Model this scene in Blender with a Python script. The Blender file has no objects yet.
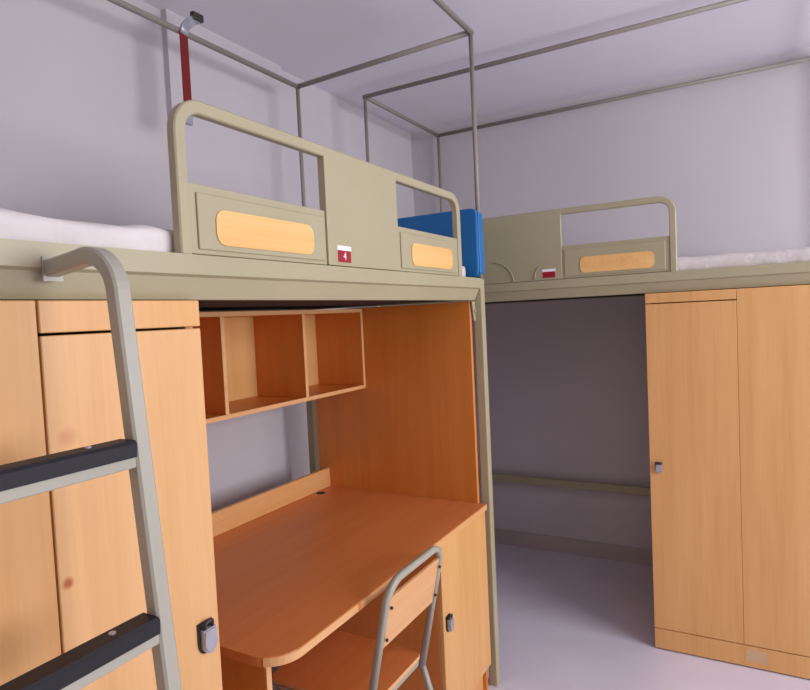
import bpy, bmesh, math, random
from mathutils import Vector, Matrix
random.seed(4)
S = bpy.context.scene
COL = S.collection

# ------------------------------------------------------------------ camera
def make_camera():
    yaw, pit, rol = 0.5139, -0.04584, -0.04713
    f = Vector((-math.sin(yaw)*math.cos(pit), math.cos(yaw)*math.cos(pit), math.sin(pit)))
    r = f.cross(Vector((0, 0, 1))).normalized()
    u = r.cross(f)
    c, s = math.cos(rol), math.sin(rol)
    R = r*c + u*s
    U = -r*s + u*c
    cam = bpy.data.cameras.new('camera')
    cam.sensor_fit = 'HORIZONTAL'; cam.sensor_width = 36.0
    cam.lens = 613.7/810*36.0
    cam.clip_start = 0.02
    o = bpy.data.objects.new('camera', cam)
    m = Matrix((( R.x, U.x, -f.x, 0), (R.y, U.y, -f.y, 0), (R.z, U.z, -f.z, 1.6), (0, 0, 0, 1)))
    o.matrix_world = m
    COL.objects.link(o)
    S.camera = o
make_camera()

# ------------------------------------------------------------------ world, daylight, exposure
W = bpy.data.worlds.new('daylight'); S.world = W; W.use_nodes = True
bg = W.node_tree.nodes['Background']
bg.inputs[0].default_value = (0.85, 0.88, 1.0, 1); bg.inputs[1].default_value = 0.8

def area(name, loc, direction, sx, sy, power, color):
    l = bpy.data.lights.new(name, 'AREA'); l.shape = 'RECTANGLE'
    l.size = sx; l.size_y = sy; l.energy = power; l.color = color
    o = bpy.data.objects.new(name, l); COL.objects.link(o)
    o.location = loc
    o.rotation_euler = Vector(direction).to_track_quat('-Z', 'Y').to_euler()
    return o
# daylight from the side window, plus an unseen warm fill added at the front
area('daylight_side_window', (2.96, 1.75, 1.85), (-1, 0.0, -0.08), 2.3, 1.4, 122, (0.94, 0.95, 1.0))
area('warm_front_fill', (0.1, -2.38, 1.7), (0, 1, -0.05), 2.6, 1.7, 9, (1.0, 0.66, 0.42))

S.view_settings.view_transform = 'Standard'
S.view_settings.look = 'None'
S.view_settings.exposure = 0.06
S.view_settings.gamma = 1.0
S.view_settings.use_curve_mapping = False

# ------------------------------------------------------------------ materials
def srgb(r, g, b):
    def f(c):
        c /= 255.0
        return c/12.92 if c <= 0.04045 else ((c+0.055)/1.055)**2.4
    return (f(r), f(g), f(b), 1)

def base_mat(name, rough=0.5, metal=0.0, spec=0.5):
    m = bpy.data.materials.new(name); m.use_nodes = True
    nt = m.node_tree; b = nt.nodes['Principled BSDF']
    b.inputs['Roughness'].default_value = rough
    b.inputs['Metallic'].default_value = metal
    b.inputs['Specular IOR Level'].default_value = spec
    return m, nt, b

def noisy(name, c1, c2, rough=0.5, metal=0.0, spec=0.5, scale=(4, 4, 4), detail=4, bump=0.0, bscale=40):
    m, nt, b = base_mat(name, rough, metal, spec)
    N, L = nt.nodes, nt.links
    tc = N.new('ShaderNodeTexCoord'); mp = N.new('ShaderNodeMapping')
    mp.inputs['Scale'].default_value = scale
    L.new(tc.outputs['Object'], mp.inputs[0])
    n = N.new('ShaderNodeTexNoise'); n.inputs['Scale'].default_value = 1; n.inputs['Detail'].default_value = detail
    L.new(mp.outputs[0], n.inputs['Vector'])
    r = N.new('ShaderNodeValToRGB')
    r.color_ramp.elements[0].position = 0.3; r.color_ramp.elements[0].color = c1
    r.color_ramp.elements[1].position = 0.7; r.color_ramp.elements[1].color = c2
    L.new(n.outputs['Fac'], r.inputs[0]); L.new(r.outputs[0], b.inputs['Base Color'])
    if bump:
        n2 = N.new('ShaderNodeTexNoise'); n2.inputs['Scale'].default_value = bscale
        L.new(tc.outputs['Object'], n2.inputs['Vector'])
        bp = N.new('ShaderNodeBump'); bp.inputs['Strength'].default_value = bump; bp.inputs['Distance'].default_value = 0.01
        L.new(n2.outputs['Fac'], bp.inputs['Height']); L.new(bp.outputs[0], b.inputs['Normal'])
    return m

def wood(name, c1, c2, c3, axis='z', rough=0.42, knot=None):
    m, nt, b = base_mat(name, rough)
    N, L = nt.nodes, nt.links
    tc = N.new('ShaderNodeTexCoord')
    def layer(across, along, detail):
        mp = N.new('ShaderNodeMapping')
        s = {'x': (along, across, across), 'y': (across, along, across), 'z': (across, across, along)}[axis]
        mp.inputs['Scale'].default_value = s
        L.new(tc.outputs['Object'], mp.inputs[0])
        n = N.new('ShaderNodeTexNoise'); n.inputs['Scale'].default_value = 1
        n.inputs['Detail'].default_value = detail; n.inputs['Roughness'].default_value = 0.6
        L.new(mp.outputs[0], n.inputs['Vector'])
        return n
    a = layer(14, 0.9, 3); f = layer(120, 3.0, 2)
    r = N.new('ShaderNodeValToRGB')
    e = r.color_ramp.elements
    e[0].position = 0.30; e[0].color = c1
    e[1].position = 0.72; e[1].color = c3
    k = e.new(0.5); k.color = c2
    mx = N.new('ShaderNodeMix'); mx.data_type = 'FLOAT'; mx.inputs[0].default_value = 0.3
    L.new(a.outputs['Fac'], mx.inputs[2]); L.new(f.outputs['Fac'], mx.inputs[3])
    L.new(mx.outputs[0], r.inputs[0])
    out = r.outputs[0]
    for kp in (knot or []):
        vm = N.new('ShaderNodeVectorMath'); vm.operation = 'DISTANCE'
        vm.inputs[1].default_value = kp[0]
        L.new(tc.outputs['Object'], vm.inputs[0])
        kr = N.new('ShaderNodeMapRange'); kr.inputs[1].default_value = kp[1]*0.35; kr.inputs[2].default_value = kp[1]
        kr.inputs[3].default_value = 1; kr.inputs[4].default_value = 0
        L.new(vm.outputs['Value'], kr.inputs[0])
        km = N.new('ShaderNodeMix'); km.data_type = 'RGBA'
        L.new(kr.outputs[0], km.inputs[0]); L.new(out, km.inputs[6]); km.inputs[7].default_value = kp[2]
        out = km.outputs[2]
    L.new(out, b.inputs['Base Color'])
    return m

M = {}
M['wall'] = noisy('wall_paint', srgb(196, 190, 194), srgb(202, 196, 200), 0.85, spec=0.2, scale=(1.2,)*3, bump=0.03)
M['ceiling'] = noisy('ceiling_paint', srgb(230, 227, 236), srgb(234, 231, 240), 0.9, spec=0.2, scale=(1,)*3)
M['floor'] = noisy('floor_tile', srgb(208, 201, 214), srgb(220, 213, 225), 0.35, scale=(2.5,)*3, detail=6)
M['baseboard'] = noisy('baseboard_paint', srgb(176, 164, 164), srgb(182, 170, 170), 0.6)
M['steel'] = noisy('beige_steel_paint', srgb(166, 158, 126), srgb(172, 164, 133), 0.42, scale=(3,)*3)
M['rod'] = noisy('grey_steel_rod', srgb(136, 129, 120), srgb(144, 137, 128), 0.45, scale=(6,)*3)
M['ladder'] = noisy('ladder_steel_paint', srgb(160, 157, 142), srgb(168, 165, 150), 0.33, scale=(3,)*3)
M['beech'] = wood('beech_laminate', srgb(208, 153, 90), srgb(218, 165, 103), srgb(225, 175, 114), 'z')
M['beech_y'] = wood('beech_laminate_level', srgb(206, 146, 86), srgb(218, 162, 102), srgb(226, 174, 118), 'y')
M['beech_door'] = wood('beech_laminate_knotted', srgb(209, 158, 100), srgb(219, 169, 112), srgb(226, 178, 124), 'z',
                       knot=[((0.0, 0.326, 1.193), 0.012, srgb(176, 92, 40)), ((0.0, 0.342, 1.43), 0.02, srgb(205, 146, 96))])
M['inset'] = wood('inset_veneer', srgb(224, 170, 96), srgb(236, 186, 116), srgb(242, 198, 132), 'y', 0.35)
M['orange'] = wood('shade_toned_laminate', srgb(206, 122, 48), srgb(214, 131, 56), srgb(221, 140, 64), 'z')  # beech deepened to orange: shade put into desk, panel and shelf board colour
M['orange_top'] = wood('shade_toned_desktop', srgb(206, 118, 60), srgb(214, 127, 68), srgb(222, 136, 76), 'y', 0.38)  # desktop browned likewise, its shade held in the colour
M['edge'] = wood('beech_edge_band', srgb(214, 156, 100), srgb(222, 168, 114), srgb(230, 178, 124), 'y')
M['black'] = noisy('black_rubber', srgb(7, 7, 13), srgb(12, 12, 20), 0.6, scale=(60,)*3)
M['dark'] = noisy('dark_shade_fill', srgb(30, 22, 20), srgb(38, 28, 24), 0.9)
M['chrome'] = noisy('brushed_metal', srgb(160, 160, 168), srgb(184, 184, 192), 0.35, 0.5, scale=(20,)*3)
M['dkmetal'] = noisy('dark_metal', srgb(62, 56, 54), srgb(84, 78, 74), 0.4, 0.7, scale=(20,)*3)
M['blue'] = noisy('blue_plastic', srgb(8, 98, 160), srgb(14, 108, 174), 0.4, scale=(4,)*3)
M['blue_dark'] = noisy('navy_edge', srgb(10, 60, 110), srgb(14, 70, 124), 0.5)
M['red'] = noisy('red_webbing', srgb(128, 12, 10), srgb(100, 8, 8), 0.75, scale=(60, 60, 200))
M['redtag'] = noisy('red_sticker', srgb(150, 14, 30), srgb(166, 20, 38), 0.35)
M['white'] = noisy('white_print', srgb(235, 232, 235), srgb(245, 242, 245), 0.5)
M['print'] = noisy('blue_grey_print', srgb(150, 150, 200), srgb(160, 160, 210), 0.5)
M['sheet'] = noisy('white_mattress_cloth', srgb(206, 198, 196), srgb(224, 217, 214), 0.7, scale=(5,)*3, bump=0.9, bscale=16)
M['foil'] = noisy('worn_pale_patch', srgb(190, 150, 110), srgb(206, 170, 130), 0.5)
M['frame_white'] = noisy('white_window_frame', srgb(226, 226, 228), srgb(232, 232, 234), 0.4)
gm, gnt, gb = base_mat('window_glass', 0.02)
gb.inputs['Transmission Weight'].default_value = 1.0; gb.inputs['IOR'].default_value = 1.1
M['glass'] = gm

# ------------------------------------------------------------------ helpers
def build(name, bm, mat, parent=None, origin=(0, 0, 0), smooth=False):
    bmesh.ops.recalc_face_normals(bm, faces=bm.faces[:])
    o3 = Vector(origin)
    for v in bm.verts: v.co -= o3
    me = bpy.data.meshes.new(name); bm.to_mesh(me); bm.free()
    if isinstance(mat, str): mat = M[mat]
    me.materials.append(mat)
    if smooth:
        for p in me.polygons: p.use_smooth = True
    o = bpy.data.objects.new(name, me); COL.objects.link(o)
    if parent is not None: o.parent = parent
    else: o.location = o3
    return o

def add_box(bm, x0, x1, y0, y1, z0, z1, bev=0.0, seg=2):
    r = bmesh.ops.create_cube(bm, size=1.0)
    vs = r['verts']
    for v in vs:
        v.co = Vector(((x0+x1)/2 + v.co.x*(x1-x0), (y0+y1)/2 + v.co.y*(y1-y0), (z0+z1)/2 + v.co.z*(z1-z0)))
    if bev > 0:
        es = list({e for v in vs for e in v.link_edges})
        bmesh.ops.bevel(bm, geom=es, offset=bev, segments=seg, affect='EDGES', profile=0.5)
    return bm

def fillet(pts, r, seg=6):
    pts = [Vector(p) for p in pts]
    out = [pts[0]]
    rr = r if isinstance(r, (list, tuple)) else [r]*(len(pts)-2)
    for i in range(1, len(pts)-1):
        p, a, b = pts[i], pts[i-1], pts[i+1]
        d1 = (a-p).normalized(); d2 = (b-p).normalized()
        ang = d1.angle(d2)
        if rr[i-1] <= 0 or ang > 3.10: out.append(p); continue
        t = min(rr[i-1]/math.tan(ang/2), (a-p).length*0.49, (b-p).length*0.49)
        R = t*math.tan(ang/2)
        c = p + (d1+d2).normalized()*(R/math.sin(ang/2))
        s, e = p+d1*t, p+d2*t
        v1, v2 = (s-c), (e-c)
        tot = v1.angle(v2)
        for k in range(seg+1):
            u = k/seg
            out.append(c + (v1*math.sin((1-u)*tot)+v2*math.sin(u*tot))/math.sin(tot))
    out.append(pts[-1])
    return out

def sweep(bm, pts, prof, ref=(1, 0, 0), closed=False):
    """prof: list of (a,b); a along ref-ish side vector, b along normal in the bend plane"""
    n = len(pts); rings = []
    ref = Vector(ref).normalized()
    for i, p in enumerate(pts):
        if closed: t = (pts[(i+1) % n]-pts[i-1]).normalized()
        elif i == 0: t = (pts[1]-pts[0]).normalized()
        elif i == n-1: t = (pts[-1]-pts[-2]).normalized()
        else: t = ((pts[i+1]-p).normalized()+(p-pts[i-1]).normalized()).normalized()
        a = (ref - t*ref.dot(t)).normalized()
        b = t.cross(a).normalized()
        rings.append([bm.verts.new(p + a*u + b*v) for u, v in prof])
    m = len(prof)
    for i in range(n if closed else n-1):
        A, B = rings[i], rings[(i+1) % n]
        for j in range(m):
            bm.faces.new((A[j], A[(j+1) % m], B[(j+1) % m], B[j]))
    if not closed:
        bm.faces.new(rings[0][::-1]); bm.faces.new(rings[-1])
    return bm

def circ(r, n=12): return [(r*math.cos(2*math.pi*k/n), r*math.sin(2*math.pi*k/n)) for k in range(n)]
def rrect(w, h, r=0.004, n=3):
    out = []
    for cx, cy, a0 in ((w/2-r, h/2-r, 0), (-w/2+r, h/2-r, 90), (-w/2+r, -h/2+r, 180), (w/2-r, -h/2+r, 270)):
        for k in range(n+1):
            a = math.radians(a0 + 90*k/n)
            out.append((cx+r*math.cos(a), cy+r*math.sin(a)))
    return out

def prism(bm, poly, axis, lo, hi, bev=0.0):
    """poly: list of 2D points in the plane perpendicular to axis ('x': (y,z), 'y': (x,z), 'z': (x,y))"""
    def P(p, t):
        return {'x': (t, p[0], p[1]), 'y': (p[0], t, p[1]), 'z': (p[0], p[1], t)}[axis]
    A = [bm.verts.new(P(p, lo)) for p in poly]; B = [bm.verts.new(P(p, hi)) for p in poly]
    n = len(poly)
    fa = bm.faces.new(A[::-1]); fb = bm.faces.new(B)
    for i in range(n): bm.faces.new((A[i], A[(i+1) % n], B[(i+1) % n], B[i]))
    if bev:
        es = list(fa.edges)+list(fb.edges)
        bmesh.ops.bevel(bm, geom=es, offset=bev, segments=2, affect='EDGES', profile=0.5)
    return bm

def frame_prism(bm, outer, hole, axis, lo, hi):
    def P(p, t): return {'x': (t, p[0], p[1]), 'y': (p[0], t, p[1]), 'z': (p[0], p[1], t)}[axis]
    n = len(outer)
    vs = [[bm.verts.new(P(p, t)) for p in ring] for ring in (outer, hole) for t in (lo, hi)]
    ol, oh, hl, hh = vs
    for i in range(n):
        j = (i+1) % n
        bm.faces.new((ol[i], ol[j], oh[j], oh[i])); bm.faces.new((hl[j], hl[i], hh[i], hh[j]))
        bm.faces.new((ol[j], ol[i], hl[i], hl[j])); bm.faces.new((oh[i], oh[j], hh[j], hh[i]))
    return bm

def tag(o, label=None, cat=None, group=None, kind=None):
    if label: o['label'] = label
    if cat: o['category'] = cat
    if group: o['group'] = group
    if kind: o['kind'] = kind
    return o

def thing(name, loc, label, cat, group=None):
    o = bpy.data.objects.new(name, None); o.empty_display_size = 0.1
    COL.objects.link(o); o.location = loc
    return tag(o, label, cat, group)

def box(name, x0, x1, y0, y1, z0, z1, mat, parent=None, origin=(0, 0, 0), bev=0.0015, seg=1):
    return build(name, add_box(bmesh.new(), x0, x1, y0, y1, z0, z1, bev, seg), mat, parent, origin)

def struct(name, bm, mat):
    return tag(build(name, bm, mat), kind='structure')

# ------------------------------------------------------------------ the room
XL, XR, YF, YB, ZC = -2.10, 3.02, -2.42, 3.95, 2.912
T = 0.12
struct('floor', add_box(bmesh.new(), XL-T, XR+T, YF-T, YB+T, -0.1, 0), 'floor')
struct('ceiling', add_box(bmesh.new(), XL-T, XR+T, YF-T, YB+T, ZC, ZC+0.1), 'ceiling')
struct('wall_left', add_box(bmesh.new(), XL-T, XL, YF-T, YB+T, 0, ZC), 'wall')
struct('wall_back', add_box(bmesh.new(), XL, XR, YB, YB+T, 0, ZC), 'wall')
# right wall with a wide window, front wall with a window/balcony door opening
bm = bmesh.new()
add_box(bm, XR, XR+T, YF-T, 0.5, 0, ZC); add_box(bm, XR, XR+T, 3.0, YB+T, 0, ZC)
add_box(bm, XR, XR+T, 0.5, 3.0, 0, 0.9); add_box(bm, XR, XR+T, 0.5, 3.0, 2.6, ZC)
struct('wall_right', bm, 'wall')
bm = bmesh.new()
add_box(bm, XL, -1.3, YF-T, YF, 0, ZC); add_box(bm, 1.5, XR, YF-T, YF, 0, ZC)
add_box(bm, -1.3, 1.5, YF-T, YF, 0, 0.8); add_box(bm, -1.3, 1.5, YF-T, YF, 2.6, ZC)
struct('wall_front', bm, 'wall')
def window(name, axis, a0, a1, z0, z1, pos):
    w = tag(bpy.data.objects.new(name, None), kind='structure'); COL.objects.link(w)
    def B(bm, u0, u1, v0, v1, t=0.05):
        if axis == 'x': add_box(bm, pos-t/2, pos+t/2, u0, u1, v0, v1, 0.003, 1)
        else: add_box(bm, u0, u1, pos-t/2, pos+t/2, v0, v1, 0.003, 1)
    bm = bmesh.new()
    B(bm, a0, a1, z0, z0+0.06); B(bm, a0, a1, z1-0.06, z1); B(bm, a0, a0+0.06, z0+.06, z1-.06); B(bm, a1-0.06, a1, z0+.06, z1-.06)
    mid = (a0+a1)/2
    B(bm, mid-0.03, mid+0.03, z0+.06, z1-.06)
    build('window_frame', bm, 'frame_white', w)
    bm = bmesh.new(); B(bm, a0+0.06, mid-0.03, z0+.06, z1-.06, 0.006); B(bm, mid+0.03, a1-0.06, z0+.06, z1-.06, 0.006)
    build('window_pane', bm, 'glass', w)
window('window_1', 'x', 0.5, 3.0, 0.9, 2.6, XR+0.06)
window('window_2', 'y', -1.3, 1.5, 0.8, 2.6, YF-0.06)
struct('baseboard_back', add_box(bmesh.new(), XL+0.012, XR, YB-0.012, YB, 0, 0.10, 0.002, 1), 'baseboard')
struct('baseboard_left', add_box(bmesh.new(), XL, XL+0.012, YF, YB, 0, 0.10, 0.002, 1), 'baseboard')
# shallow wall pier beside the near bed
struct('trim_1', add_box(bmesh.new(), XL, XL+0.03, 1.80, 2.52, 0.0, ZC), 'wall')

# ------------------------------------------------------------------ loft beds
# Canonical bed: long axis along local Y (0 .. LEN), front face at local x=0, back towards -x.
LEN = 2.175; DEP = 0.955
def guard(parent, w, g, h, p0, p1):
    """guard rail, shifted by g along the bed; h = extra height of its top"""
    # bent tube frame
    x = -0.014
    x = -0.012; zt = 2.046+h; y0, y1 = 0.610+g, 1.937+g
    pts = fillet([(x, y0, 1.7455), (x, y0, zt), (x, y1, zt), (x, y1, 1.7455)], 0.058, 8)
    bm = bmesh.new(); sweep(bm, pts, rrect(0.024, 0.028, 0.003, 1), (1, 0, 0))
    w('guard_frame', bm, 'steel', parent)
    # solid middle plate
    bm = bmesh.new(); add_box(bm, -0.022, 0.001, p0, p1, 1.747, zt+0.010, 0.002, 2)
    mid = w('guard_plate', bm, 'steel', parent)
    for y0, y1, i0, i1 in ((0.6245+g, p0-0.0005, 0.689+g, 1.018+g), (p1+0.0005, 1.9225+g, 1.542+g, 1.858+g)):
        bm = bmesh.new(); add_box(bm, -0.022, -0.005, y0, y1, 1.747, 1.890+h*0.6, 0.002, 2)
        # raised field, leaving a fine groove line round it
        add_box(bm, -0.0049, -0.0005, y0+0.018, y1-0.012, 1.757, 1.872+h*0.6, 0.0015, 1)
        pan = w('guard_panel', bm, 'steel', parent)
        bm = bmesh.new()
        poly = [((i0+i1)/2+a, 1.806+b) for a, b in rrect(i1-i0, 0.075, 0.024, 5)]
        prism(bm, poly, 'x', -0.0004, 0.0024, 0.001)
        ins = w('wood_inset', bm, 'inset', pan)
        ins['label'] = 'pale wooden inlay'
    return mid

def loft_bed(loc, LEN, label, near):
    root = thing('loft_bed', loc, label, 'loft bed')
    def w(name, bm, mat, parent, smooth=False):
        o = build(name, bm, mat, parent); 
        if smooth:
            for p in o.data.polygons: p.use_smooth = True
        return o
    # front side rail: upright lip with a lower web slanting inwards
    prof = [(0, 1.745), (0, 1.705), (-0.010, 1.700), (-0.030, 1.656), (-0.060, 1.656), (-0.060, 1.745)]
    bm = bmesh.new(); prism(bm, prof, 'y', 0.045, LEN-0.044, 0.0015)
    w('side_rail', bm, 'steel', root)
    bm = bmesh.new(); add_box(bm, -DEP, -DEP+0.04, 0.045, LEN-0.045, 1.656, 1.745, 0.002, 1)
    w('side_rail', bm, 'steel', root)
    for y in (0.002, LEN-0.042):
        bm = bmesh.new(); add_box(bm, -DEP+0.041, -0.061, y, y+0.04, 1.656, 1.745, 0.002, 1)
        w('end_rail', bm, 'steel', root)
    bm = bmesh.new(); add_box(bm, -DEP+0.0405, -0.0605, 0.043, LEN-0.043, 1.661, 1.735)
    w('bed_board', bm, 'dark', root)  # deck coloured near-black to imitate the shade beneath the bed
    for y in (0.0, LEN-0.040):
        for x in (-0.040, -DEP):
            bm = bmesh.new(); add_box(bm, x, x+0.0385, y, y+0.040, 0.0, 1.7445, 0.004, 2)
            p = w('post', bm, 'steel', root)
    # rear crossbar near the floor, stretched between the rear posts
    bm = bmesh.new(); add_box(bm, -DEP+0.008, -DEP+0.03, 0.041, LEN-0.041, 0.452, 0.500, 0.002, 1)
    w('rear_crossbar', bm, 'steel', root)
    plate = guard(root, w, 0.0 if near else 0.056, 0.0 if near else 0.022, 1.080 if near else 1.160, 1.458 if near else 1.585)
    # mosquito-net frame: four uprights and four rods
    zt = 2.757 if near else 2.842
    zb = zt-0.020 if near else zt
    xs = (-0.012, -DEP+(0.034 if near else 0.012)); ys = (0.02, LEN-0.014)
    for x in xs:
        for y in ys:
            bm = bmesh.new(); sweep(bm, [Vector((x, y, 1.7455)), Vector((x, y, (zt if x == xs[0] else zb)-0.010))], circ(0.0095))
            w('canopy_upright', bm, 'rod', root, True)
    for x in xs:
        bm = bmesh.new(); sweep(bm, [Vector((x, ys[0]-0.010, zt if x == xs[0] else zb)), Vector((x, ys[1]+0.010, zt if x == xs[0] else zb))], circ(0.0115), (1, 0, 0))
        w('canopy_rod', bm, 'rod', root, True)
    for y in ys:
        bm = bmesh.new(); sweep(bm, [Vector((xs[1], y, zb)), Vector((xs[0], y, zt))], circ(0.0115), (0, 1, 0))
        w('canopy_rod', bm, 'rod', root, True)
    return root, plate, w

def text_bm(s, size, thick):
    cu = bpy.data.curves.new('digits', 'FONT'); cu.body = s; cu.size = size; cu.extrude = thick
    cu.align_x = 'CENTER'; cu.align_y = 'CENTER'
    o = bpy.data.objects.new('digits', cu); COL.objects.link(o)
    dg = bpy.context.evaluated_depsgraph_get()
    me = bpy.data.meshes.new_from_object(o.evaluated_get(dg))
    bm = bmesh.new(); bm.from_mesh(me)
    bpy.data.objects.remove(o); bpy.data.meshes.remove(me); bpy.data.curves.remove(cu)
    return bm

def number_tag(w, plate, yc, flip, digit, red_z=(1.754, 1.785)):
    s = -1 if flip else 1
    wd = 0.031
    bm = bmesh.new(); add_box(bm, 0.0012, 0.0022, yc-wd, yc+wd, red_z[0], red_z[1], 0.0005, 1)
    t = w('number_sticker', bm, 'redtag', plate); t['label'] = 'dark red number sticker'
    bm = bmesh.new(); add_box(bm, 0.0012, 0.0022, yc-wd-0.002, yc+wd+0.002, red_z[1]+0.0003, red_z[1]+0.013, 0.0004, 1)
    t2 = w('name_strip', bm, 'white', plate); t2['label'] = 'white paper strip'
    if digit:
        bm = text_bm(digit, 0.030, 0.0004)
        # text lies in XY; stand it up facing +x
        for v in bm.verts:
            v.co = Vector((0.0027+v.co.z, yc+s*v.co.x, (red_z[0]+red_z[1])/2+v.co.y))
        w('digit', bm, 'white', plate)

NB, nplate, nw = loft_bed((-0.97, 0.25, 0), LEN,
    'beige steel loft bed nearest the camera, above the desk, with the ladder hooked on it', True)
number_tag(nw, nplate, 1.152, False, '4', (1.757, 1.789))
# far bed: rotate so its long axis runs along the back wall; front faces -y (the camera)
FB, fplate, fw = loft_bed((0.375, 2.96, 0), 2.25,
    'beige steel loft bed along the back wall, above the far wardrobe', False)
# re-map the far bed's meshes: canonical (x back, y along) -> world (x = -y, y = -x): a mirrored bed
done = set()
def remap(o):
    for c in o.children:
        if c.type == 'MESH' and c.data.name not in done:
            done.add(c.data.name)
            for v in c.data.vertices:
                x, y, z = v.co
                v.co = (-y, -x, z)
            c.data.update()
            b = bmesh.new(); b.from_mesh(c.data); bmesh.ops.recalc_face_normals(b, faces=b.faces[:]); b.to_mesh(c.data); b.free()
        remap(c)
number_tag(fw, fplate, 1.224, True, None, (1.757, 1.786))
# two bent wire hooks on the far plate (drawn in the canonical frame: y along the bed)
for (yA, yB_, zA, zB) in ((1.510, 1.405, 1.850, 1.752), (1.265, 1.295, 1.812, 1.752)):
    pts = []
    for k in range(9):
        u = k/8*math.pi/2
        pts.append(Vector((0.0036, yA+(yB_-yA)*math.sin(u), zB+(zA-zB)*math.cos(u))))
    bm = bmesh.new(); sweep(bm, pts, circ(0.0025, 6), (1, 0, 0))
    fw('wire_hook', bm, 'steel', fplate, True)
remap(FB)
# small bracket where the near rail meets its front post
bm = bmesh.new(); prism(bm, [(2.10, 1.650), (2.132, 1.650), (2.132, 1.57), (2.118, 1.57)], 'x', -0.034, -0.030)
sweep(bm, [Vector((-0.030, 2.122, 1.61)), Vector((-0.024, 2.122, 1.61))], circ(0.006, 8), (0, 1, 0))
nw('corner_bracket', bm, 'steel', NB)

# ------------------------------------------------------------------ mattresses
def mattress(x0, x1, y0, y1, z0, z1, label, seed, amp):
    bm = bmesh.new(); add_box(bm, x0, x1, y0, y1, z0, z1)
    lx, ly = x1-x0, y1-y0
    for ax, L in ((0, lx), (1, ly)):
        n = int(L/0.03)
        for k in range(1, n):
            pos = (x0 if ax == 0 else y0) + L*k/n
            co = [0, 0, 0]; no = [0, 0, 0]; co[ax] = pos; no[ax] = 1
            bmesh.ops.bisect_plane(bm, geom=bm.verts[:]+bm.edges[:]+bm.faces[:], plane_co=co, plane_no=no)
    for k in (1, 2):
        bmesh.ops.bisect_plane(bm, geom=bm.verts[:]+bm.edges[:]+bm.faces[:], plane_co=(0, 0, z0+(z1-z0)*k/3), plane_no=(0, 0, 1))
    from mathutils import noise
    for v in bm.verts:
        top = (v.co.z-z0)/(z1-z0)
        n = noise.noise(Vector((v.co.x*9+seed, v.co.y*6, v.co.z*4)))
        n2 = noise.noise(Vector((v.co.x*26+seed, v.co.y*19, 3.0)))
        e = min(v.co.x-x0, x1-v.co.x, v.co.y-y0, y1-v.co.y)
        v.co.z += top*(amp*n+amp*0.5*n2) - (0.010 if (top > 0.9 and e < 0.002) else 0)
        if e < 0.002 and 0.1 < top < 0.9:
            pass
        if e < 0.002:
            c = Vector(((x0+x1)/2, (y0+y1)/2, v.co.z))
            d = (v.co-c); d.z = 0
            v.co -= d.normalized()*(0.004+0.006*abs(n2))*(1 if top > .9 or top < .1 else 0.2)
    o = build('mattress', bm, 'sheet', origin=((x0+x1)/2, (y0+y1)/2, z0), smooth=True)
    tag(o, label, 'mattress')
mattress(-1.845, -1.000, 0.30, 2.30, 1.7365, 1.800, 'thin white wrinkled mattress on the near bed, left of its guard rail', 1.0, 0.013)
mattress(-1.78, 0.29, 2.992, 3.83, 1.7365, 1.808, 'thin white mattress on the far bed by the back wall', 7.0, 0.006)

# ------------------------------------------------------------------ blue board at the foot of the near bed
bm = bmesh.new()
poly = [(-1.405+a, 1.892+b) for a, b in rrect(0.868, 0.284, 0.03, 4)]
prism(bm, poly, 'y', 2.362, 2.378)
o = thing('foot_board', (-1.40, 2.38, 1.746), 'bright blue padded board standing upright at the foot end of the near bed', 'board')
bm = bmesh.new(); prism(bm, [(x, z) for x, z in poly], 'y', 2.366, 2.430, 0.007)
build('board_panel', bm, 'blue', o, (-1.40, 2.38, 1.746))
bm = bmesh.new(); add_box(bm, -0.9705, -0.9665, 2.376, 2.420, 1.765, 2.015, 0.002, 1)
build('edge_trim', bm, 'blue', o, (-1.40, 2.38, 1.746))

# ------------------------------------------------------------------ wardrobes
def lock_part(parent, origin, pos, face, w, h, dark=False):
    """small shield-shaped hasp and padlock on a door; face = (axis, sign)"""
    ax, sg = face
    def P(u, v, d):   # u sideways, v up, d out of the face
        if ax == 'x': return Vector((pos[0]+sg*d, pos[1]+u, pos[2]+v))
        return Vector((pos[0]+u, pos[1]+sg*d, pos[2]+v))
    def plate(name, outline, d0, d1, mat, par, bev=0.0015):
        bm = bmesh.new()
        A = [bm.verts.new(P(u, v, d0)) for u, v in outline]; B = [bm.verts.new(P(u, v, d1)) for u, v in outline]
        n = len(outline); fa = bm.faces.new(A[::-1]); fb = bm.faces.new(B)
        for i in range(n): bm.faces.new((A[i], A[(i+1) % n], B[(i+1) % n], B[i]))
        bmesh.ops.bevel(bm, geom=list(fb.edges), offset=bev, segments=2, affect='EDGES')
        return build(name, bm, mat, par, origin)
    def shield(w, h):
        o = [(-w/2, h/2), (w/2, h/2)]
        for k in range(0, 9):
            a = math.pi*k/8
            o.append((w/2*math.cos(a), -h*0.12 - h*0.38*math.sin(a)))
        return o
    lk = plate('lock_plate', [(u, v) for u, v in shield(w, h)], 0.0002, 0.004, 'dkmetal', parent)
    b = [(u*0.86+w*0.07, v*0.78-h*0.08) for u, v in shield(w, h)]
    plate('lock_body', b, 0.0045, 0.017, 'chrome', parent, 0.003)
    bm = bmesh.new()
    pts = [P(-w*0.22, h*0.25, 0.010), P(-w*0.24, h*0.50, 0.014), P(w*0.30, h*0.56, 0.014), P(w*0.30, h*0.25, 0.010)]
    sweep(bm, fillet(pts, 0.006, 4), circ(0.0032, 8), (1, 0, 0) if ax == 'x' else (0, 1, 0))
    build('lock_shackle', bm, 'dkmetal', parent, origin, True)

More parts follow.
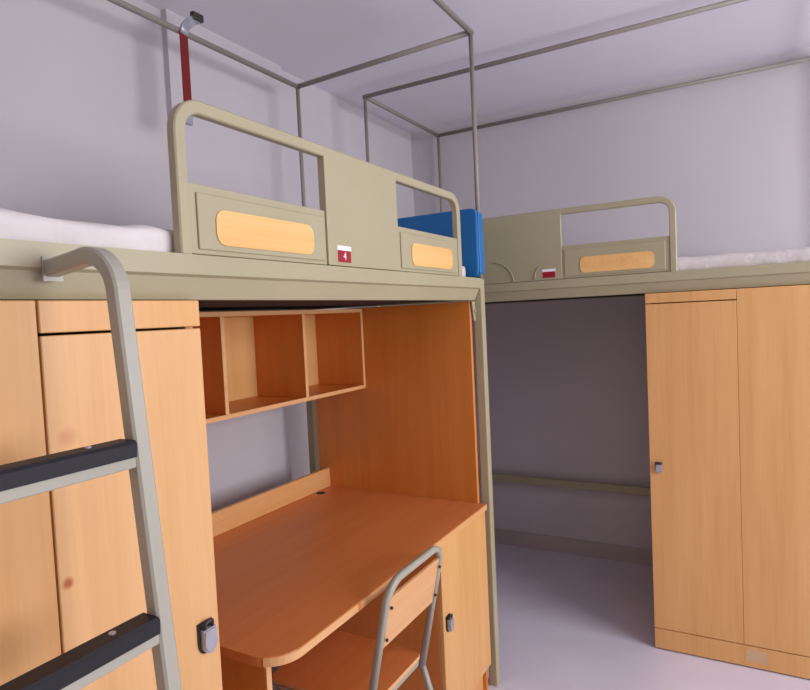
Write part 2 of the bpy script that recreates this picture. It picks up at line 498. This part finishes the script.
# near wardrobe: front face x=-0.972, y 0.255 .. 0.885
O = (-0.975, 0.25, 0.0)
wd = thing('wardrobe', O, 'pale beech wardrobe at the left edge, behind the ladder', 'wardrobe')
bm = bmesh.new()
add_box(bm, -1.86, -0.997, 0.865, 0.885, 0.0, 1.652, 0.001, 1); add_box(bm, -1.86, -0.997, 0.300, 0.318, 0.0, 1.652, 0.001, 1)
add_box(bm, -1.86, -1.842, 0.3185, 0.8645, 0.1, 1.652); add_box(bm, -1.84, -0.999, 0.3185, 0.8645, 1.63, 1.652)
add_box(bm, -1.84, -0.999, 0.3185, 0.8645, 0.08, 0.1)
build('carcass', bm, 'beech', wd, O)
dr = box('door', -0.994, -0.975, 0.5615, 0.885, 0.104, 1.5965, 'beech_door', wd, O, 0.0015)
box('top_panel', -0.994, -0.975, 0.5615, 0.885, 1.601, 1.653, 'beech', wd, O)
box('front_panel', -0.994, -0.975, 0.300, 0.5575, 0.104, 1.653, 'beech', wd, O)
box('kick_board', -0.994, -0.977, 0.300, 0.885, 0.0, 0.100, 'beech_y', wd, O)
lock_part(dr, O, (-0.975, 0.846, 0.972), ('x', 1), 0.038, 0.066)

# far wardrobe: front face y=2.97, from x=-0.418 to the right end of the bed
O = (-0.42, 2.97, 0.0)
wd = thing('wardrobe', O, 'orange beech wardrobe under the far bed, at the right edge of the picture', 'wardrobe')
bm = bmesh.new()
add_box(bm, -0.416, -0.398, 2.9925, 3.84, 0.0, 1.652, 0.001, 1); add_box(bm, 0.282, 0.300, 2.9925, 3.84, 0.0, 1.652, 0.001, 1)
add_box(bm, -0.3975, 0.2815, 3.822, 3.84, 0.1, 1.652); add_box(bm, -0.3975, 0.2815, 2.995, 3.82, 1.63, 1.652)
add_box(bm, -0.3975, 0.2815, 2.995, 3.82, 0.08, 0.1)
build('carcass', bm, 'beech', wd, O)
dr = box('door', -0.416, -0.0515, 2.972, 2.991, 0.104, 1.6045, 'beech', wd, O)
box('top_panel', -0.416, -0.0515, 2.972, 2.991, 1.609, 1.653, 'beech', wd, O)
box('front_panel', -0.0505, 0.300, 2.972, 2.991, 0.104, 1.653, 'beech', wd, O)
kb = box('kick_board', -0.416, 0.300, 2.975, 2.991, 0.006, 0.0995, 'beech', wd, O)
ps = box('worn_patch', -0.045, 0.04, 2.9742, 2.9749, 0.03, 0.085, 'foil', kb, O, 0.0)
ps['label'] = 'pale worn patch'
lock_part(dr, O, (-0.378, 2.972, 0.858), ('y', -1), 0.030, 0.050)

# ------------------------------------------------------------------ desk
O = (-1.4, 1.7, 0.0)
dk = thing('desk', O, 'orange-brown built-in desk with rounded front corner below the near bed', 'desk')
fx, nx, bx = -0.975, -1.075, -1.82
# rounded top outline with the left corner cut in an arc
r = 0.085
out = [(bx, 1.055), (fx-r, 1.055)]
for k in range(1, 9):
    a = math.pi/2*k/8
    out.append((fx-r+r*math.sin(a), 1.055+r-r*math.cos(a)))
out += [(fx, 2.352), (bx, 2.352)]
def inset_top(d): 
    return [(x-(d if x > fx-r-0.001 else 0), y) for x, y in out]
bm = bmesh.new(); prism(bm, out, 'z', 0.7805, 0.805, 0.0015)
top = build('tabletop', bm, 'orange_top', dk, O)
# pale edge band wrapped round the front
path = [Vector((fx-r-0.05, 1.0445, 0.7925))] + [Vector((x, y, 0.7925)) for x, y in out[1:-1]]
band = []
bm = bmesh.new()
rings = []
edge = [(x, y) for x, y in out[1:-1]]
edge[-1] = (fx, 2.351)
for i, (x, y) in enumerate(edge):
    if i == 0: n = Vector((0, -1))
    elif i == len(edge)-1: n = Vector((1, 0))
    else:
        a = math.pi/2*i/8; n = Vector((math.sin(a), -math.cos(a)))
    p = Vector((x, y))
    a_, b_ = p+n*0.0004, p+n*0.003
    rings.append([bm.verts.new((q.x, q.y, z)) for q, z in ((a_, 0.782), (b_, 0.782), (b_, 0.8035), (a_, 0.8035))])
for i in range(2, len(rings)-1):
    for j in range(4):
        bm.faces.new((rings[i][j], rings[i][(j+1) % 4], rings[i+1][(j+1) % 4], rings[i+1][j]))
bm.faces.new(rings[2][::-1]); bm.faces.new(rings[-1])
bmesh.ops.delete(bm, geom=[v for v in bm.verts if not v.link_faces], context='VERTS')
e = build('edge_band', bm, 'edge', top, O); e['label'] = 'pale beech edge band'
ch_ = box('chipped_edge', fx+0.0032, fx+0.0036, 1.385, 1.400, 0.7815, 0.804, 'orange_top', top, O, 0.0)
ch_['label'] = 'chipped spot in the edge band'
bm = bmesh.new(); sweep(bm, [Vector((-1.744, 2.235, 0.8052)), Vector((-1.744, 2.235, 0.8062))], circ(0.021, 20), (1, 0, 0))
g = build('cable_hole', bm, 'dark', top, O); g['label'] = 'dark round cable hole'
box('upstand', -1.795, -1.775, 1.055, 2.352, 0.8055, 0.895, 'beech_y', dk, O)
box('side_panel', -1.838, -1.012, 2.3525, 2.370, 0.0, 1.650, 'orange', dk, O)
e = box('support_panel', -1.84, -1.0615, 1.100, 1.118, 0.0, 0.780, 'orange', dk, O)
e2 = box('panel_edge', -1.061, -1.057, 1.1, 1.118, 0.0, 0.780, 'edge', e, O, 0.0005)
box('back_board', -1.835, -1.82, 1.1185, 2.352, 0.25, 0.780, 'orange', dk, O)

# pedestal cupboard under the right end of the desk
O = (-0.98, 1.93, 0.0)
pc = thing('desk_cupboard', O, 'beech cupboard with a door under the right end of the desk', 'cupboard')
bm = bmesh.new()
add_box(bm, -1.60, -0.999, 1.922, 1.938, 0.0, 0.779, 0.001, 1); add_box(bm, -1.60, -0.999, 2.334, 2.350, 0.0, 0.779, 0.001, 1)
add_box(bm, -1.60, -1.584, 1.9385, 2.3335, 0.1, 0.779); add_box(bm, -1.58, -0.999, 1.9385, 2.3335, 0.1, 0.116)
add_box(bm, -1.58, -0.999, 1.9385, 2.3335, 0.763, 0.779)
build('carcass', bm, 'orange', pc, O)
dr = box('door', -0.998, -0.981, 1.923, 2.350, 0.120, 0.7785, 'beech', pc, O)
box('kick_board', -1.03, -1.015, 1.9385, 2.3335, 0.0, 0.0995, 'beech_y', pc, O)
lock_part(dr, O, (-0.981, 1.958, 0.478), ('x', 1), 0.036, 0.062)

# ------------------------------------------------------------------ hanging shelf
O = (-1.7, 1.7, 1.28)
sh = thing('wall_shelf', O, 'open three-compartment wooden shelf hung between desk and near bed', 'shelf')
y0, y1, z0, z1 = 1.030, 2.350, 1.283, 1.646
xb, xf = -1.812, -1.542
def shelf_board(name, ya, yb, za, zb):
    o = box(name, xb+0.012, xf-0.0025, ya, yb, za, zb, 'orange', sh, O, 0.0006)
    f = box('edge_band', xf-0.002, xf, ya, yb, za, zb, 'edge', o, O, 0.0004)
    f['label'] = 'pale beech edge band'
shelf_board('top_board', y0, y1, z1-0.016, z1)
shelf_board('bottom_board', y0, y1, z0, z0+0.016)
shelf_board('side_board', y0, y0+0.016, z0+0.0165, z1-0.0165)
shelf_board('side_board', y1-0.016, y1, z0+0.0165, z1-0.0165)
for yd in (1.494, 1.925):
    shelf_board('divider', yd-0.008, yd+0.008, z0+0.0165, z1-0.0165)
box('back_board', xb, xb+0.0115, y0, y1, z0, z1, 'beech', sh, O)

# ------------------------------------------------------------------ ladder
O = (-0.75, 0.40, 0.0)
ld = thing('bed_ladder', O, 'grey steel ladder with black treads hooked on the near bed rail', 'ladder')
def stile_x(z): return -0.812 + (1.64-z)*0.096
yr, yl = 0.584, 0.184
for y in (yr, yl):
    pts = fillet([(-0.9695, y, 1.703), (-0.815, y, 1.722), (stile_x(0.02), y, 0.012)], 0.062, 10)
    bm = bmesh.new(); sweep(bm, pts, rrect(0.027, 0.026, 0.0035, 1), (0, 1, 0))
    st = build('stile', bm, 'ladder', ld, O)
    bm = bmesh.new(); add_box(bm, stile_x(0)-0.018, stile_x(0)+0.018, y-0.02, y+0.02, 0, 0.012, 0.003, 2)
    build('rubber_foot', bm, 'black', st, O)
    # hook plate over the rail
    bm = bmesh.new(); prism(bm, [(-0.9693, 1.683), (-0.9693, 1.722), (-0.9670, 1.722), (-0.9670, 1.683)], 'y', y-0.016, y+0.016)
    build('hook_plate', bm, 'ladder', st, O)
zs = [1.433, 1.178, 0.923, 0.668, 0.413]
for z in zs:
    x = stile_x(z)
    bm = bmesh.new(); add_box(bm, x-0.012, x+0.017, yl+0.014, yr-0.014, z-0.032, z-0.006, 0.002, 2)
    rg = build('rung', bm, 'ladder', ld, O)
    bm = bmesh.new(); prism(bm, [(x-0.014, z-0.0055), (x+0.0175, z-0.0055), (x+0.0175, z-0.016), (x+0.020, z-0.016), (x+0.022, z+0.004), (x+0.018, z+0.0085), (x-0.014, z+0.0085)], 'y', yl+0.0138, yr-0.0138, 0.0012)
    td = build('tread', bm, 'black', rg, O); td['label'] = 'black rubber tread'
    bm = bmesh.new(); sweep(bm, [Vector((x, yr-0.075, z+0.0084)), Vector((x, yr-0.075, z+0.0105))], circ(0.005, 10), (1, 0, 0))
    build('screw', bm, 'chrome', rg, O)

# ------------------------------------------------------------------ chair
O = (-1.12, 1.60, 0.0)
ch = thing('desk_chair', O, 'steel tube chair with pale wooden seat and backrest tucked under the desk', 'chair')
ya, yb = 1.425, 1.765
tube = rrect(0.022, 0.022, 0.008)
# back hoop: up one side, over, down the other
top_x, top_z = -0.894, 0.856
bm = bmesh.new()
pts = fillet([(-0.990, ya, 0.415), (top_x, ya, top_z), (top_x, yb, top_z), (-0.990, yb, 0.415)], 0.070, 9)
sweep(bm, pts, tube, (1, 0, 0.25))
build('back_hoop', bm, 'ladder', ch, O, True)
for y in (ya, yb):
    bm = bmesh.new()
    sweep(bm, [Vector((-0.992, y, 0.440)), Vector((-0.962, y, 0.34)), Vector((-0.872, y, 0.008))], rrect(0.020, 0.020, 0.007), (0, 1, 0))
    lg = build('leg', bm, 'ladder', ch, O, True)
    bm = bmesh.new(); add_box(bm, -0.886, -0.858, y-0.013, y+0.013, 0, 0.02, 0.003, 1)
    build('foot_cap', bm, 'black', lg, O)
    bm = bmesh.new()
    sweep(bm, [Vector((-1.315, y, 0.440)), Vector((-1.362, y, 0.008))], rrect(0.020, 0.020, 0.007), (0, 1, 0))
    lg = build('leg', bm, 'ladder', ch, O, True)
    bm = bmesh.new(); add_box(bm, -1.376, -1.348, y-0.013, y+0.013, 0, 0.02, 0.003, 1)
    build('foot_cap', bm, 'black', lg, O)
bm = bmesh.new()
loop = fillet([(-1.15, ya, 0.445), (-1.345, ya, 0.445), (-1.345, yb, 0.445), (-0.992, yb, 0.445), (-0.992, ya, 0.445), (-1.15, ya, 0.445)], 0.045, 6)
sweep(bm, loop[:-1], rrect(0.018, 0.018, 0.006), (0, 0, 1), closed=True)
build('seat_frame', bm, 'ladder', ch, O, True)
bm = bmesh.new(); poly = [(-1.175+a, 1.595+b) for a, b in rrect(0.385, 0.335, 0.03, 5)]
prism(bm, poly, 'z', 0.4555, 0.470, 0.003)
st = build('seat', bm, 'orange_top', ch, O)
st.data.materials.append(M['edge'])
for p in st.data.polygons:
    if abs(p.normal.z) < 0.5: p.material_index = 1
# backrest board, tilted with the hoop
bm = bmesh.new(); add_box(bm, -0.006, 0.006, ya+0.0125, yb-0.0125, -0.078, 0.078, 0.003, 2)
tilt = math.atan2(top_x+0.990, top_z-0.415)
cx, cz = -0.990+(0.735-0.415)*math.tan(tilt)+0.0, 0.733
for v in bm.verts:
    x, z = v.co.x, v.co.z
    v.co.x = cx + x*math.cos(tilt) + z*math.sin(tilt); v.co.z = cz - x*math.sin(tilt) + z*math.cos(tilt)
bk = build('backrest', bm, 'edge', ch, O)
for y, s in ((ya+0.004, 1), (yb-0.004, -1)):
    for dz in (-0.05, 0.05):
        X = cx+dz*math.sin(tilt)+0.011; Z = cz+dz*math.cos(tilt)
        bm = bmesh.new(); sweep(bm, [Vector((X, y+s*0.012, Z)), Vector((X+0.005, y+s*0.012, Z))], circ(0.005, 8), (0, 1, 0))
        build('screw', bm, 'dkmetal', bk, O)

# ------------------------------------------------------------------ red strap on the net frame
O = (-1.888, 1.71, 2.76)
rs = thing('hanging_strap', O, 'dark red strap hanging from the rear canopy rod of the near bed', 'strap')
box('webbing', -1.881, -1.876, 1.692, 1.731, 2.42, 2.732, 'red', rs, O, 0.001)
bm = bmesh.new(); add_box(bm, -1.8885, -1.8705, 1.676, 1.728, 2.380, 2.4195, 0.006, 2)
build('buckle', bm, 'chrome', rs, O)
bm = bmesh.new()
pts = [Vector((-1.8765, 1.710, 2.722)), Vector((-1.874, 1.716, 2.752)), Vector((-1.874, 1.745, 2.782)), Vector((-1.876, 1.80, 2.822))]
sweep(bm, fillet(pts, 0.02, 4), rrect(0.012, 0.036, 0.004), (1, 0, 0))
build('clip', bm, 'chrome', rs, O, True)
bm = bmesh.new(); add_box(bm, -1.884, -1.862, 1.752, 1.806, 2.798, 2.828, 0.005, 2)
build('clip_jaw', bm, 'dkmetal', rs, O)

# repeats of one kind share a group phrase
for o in COL.objects:
    if o.parent is None:
        g = {'loft_bed': 'steel loft beds', 'wardrobe': 'wardrobes under the loft beds', 'mattress': 'mattresses on the loft beds'}.get(o.name.split('.')[0])
        if g: o['group'] = g
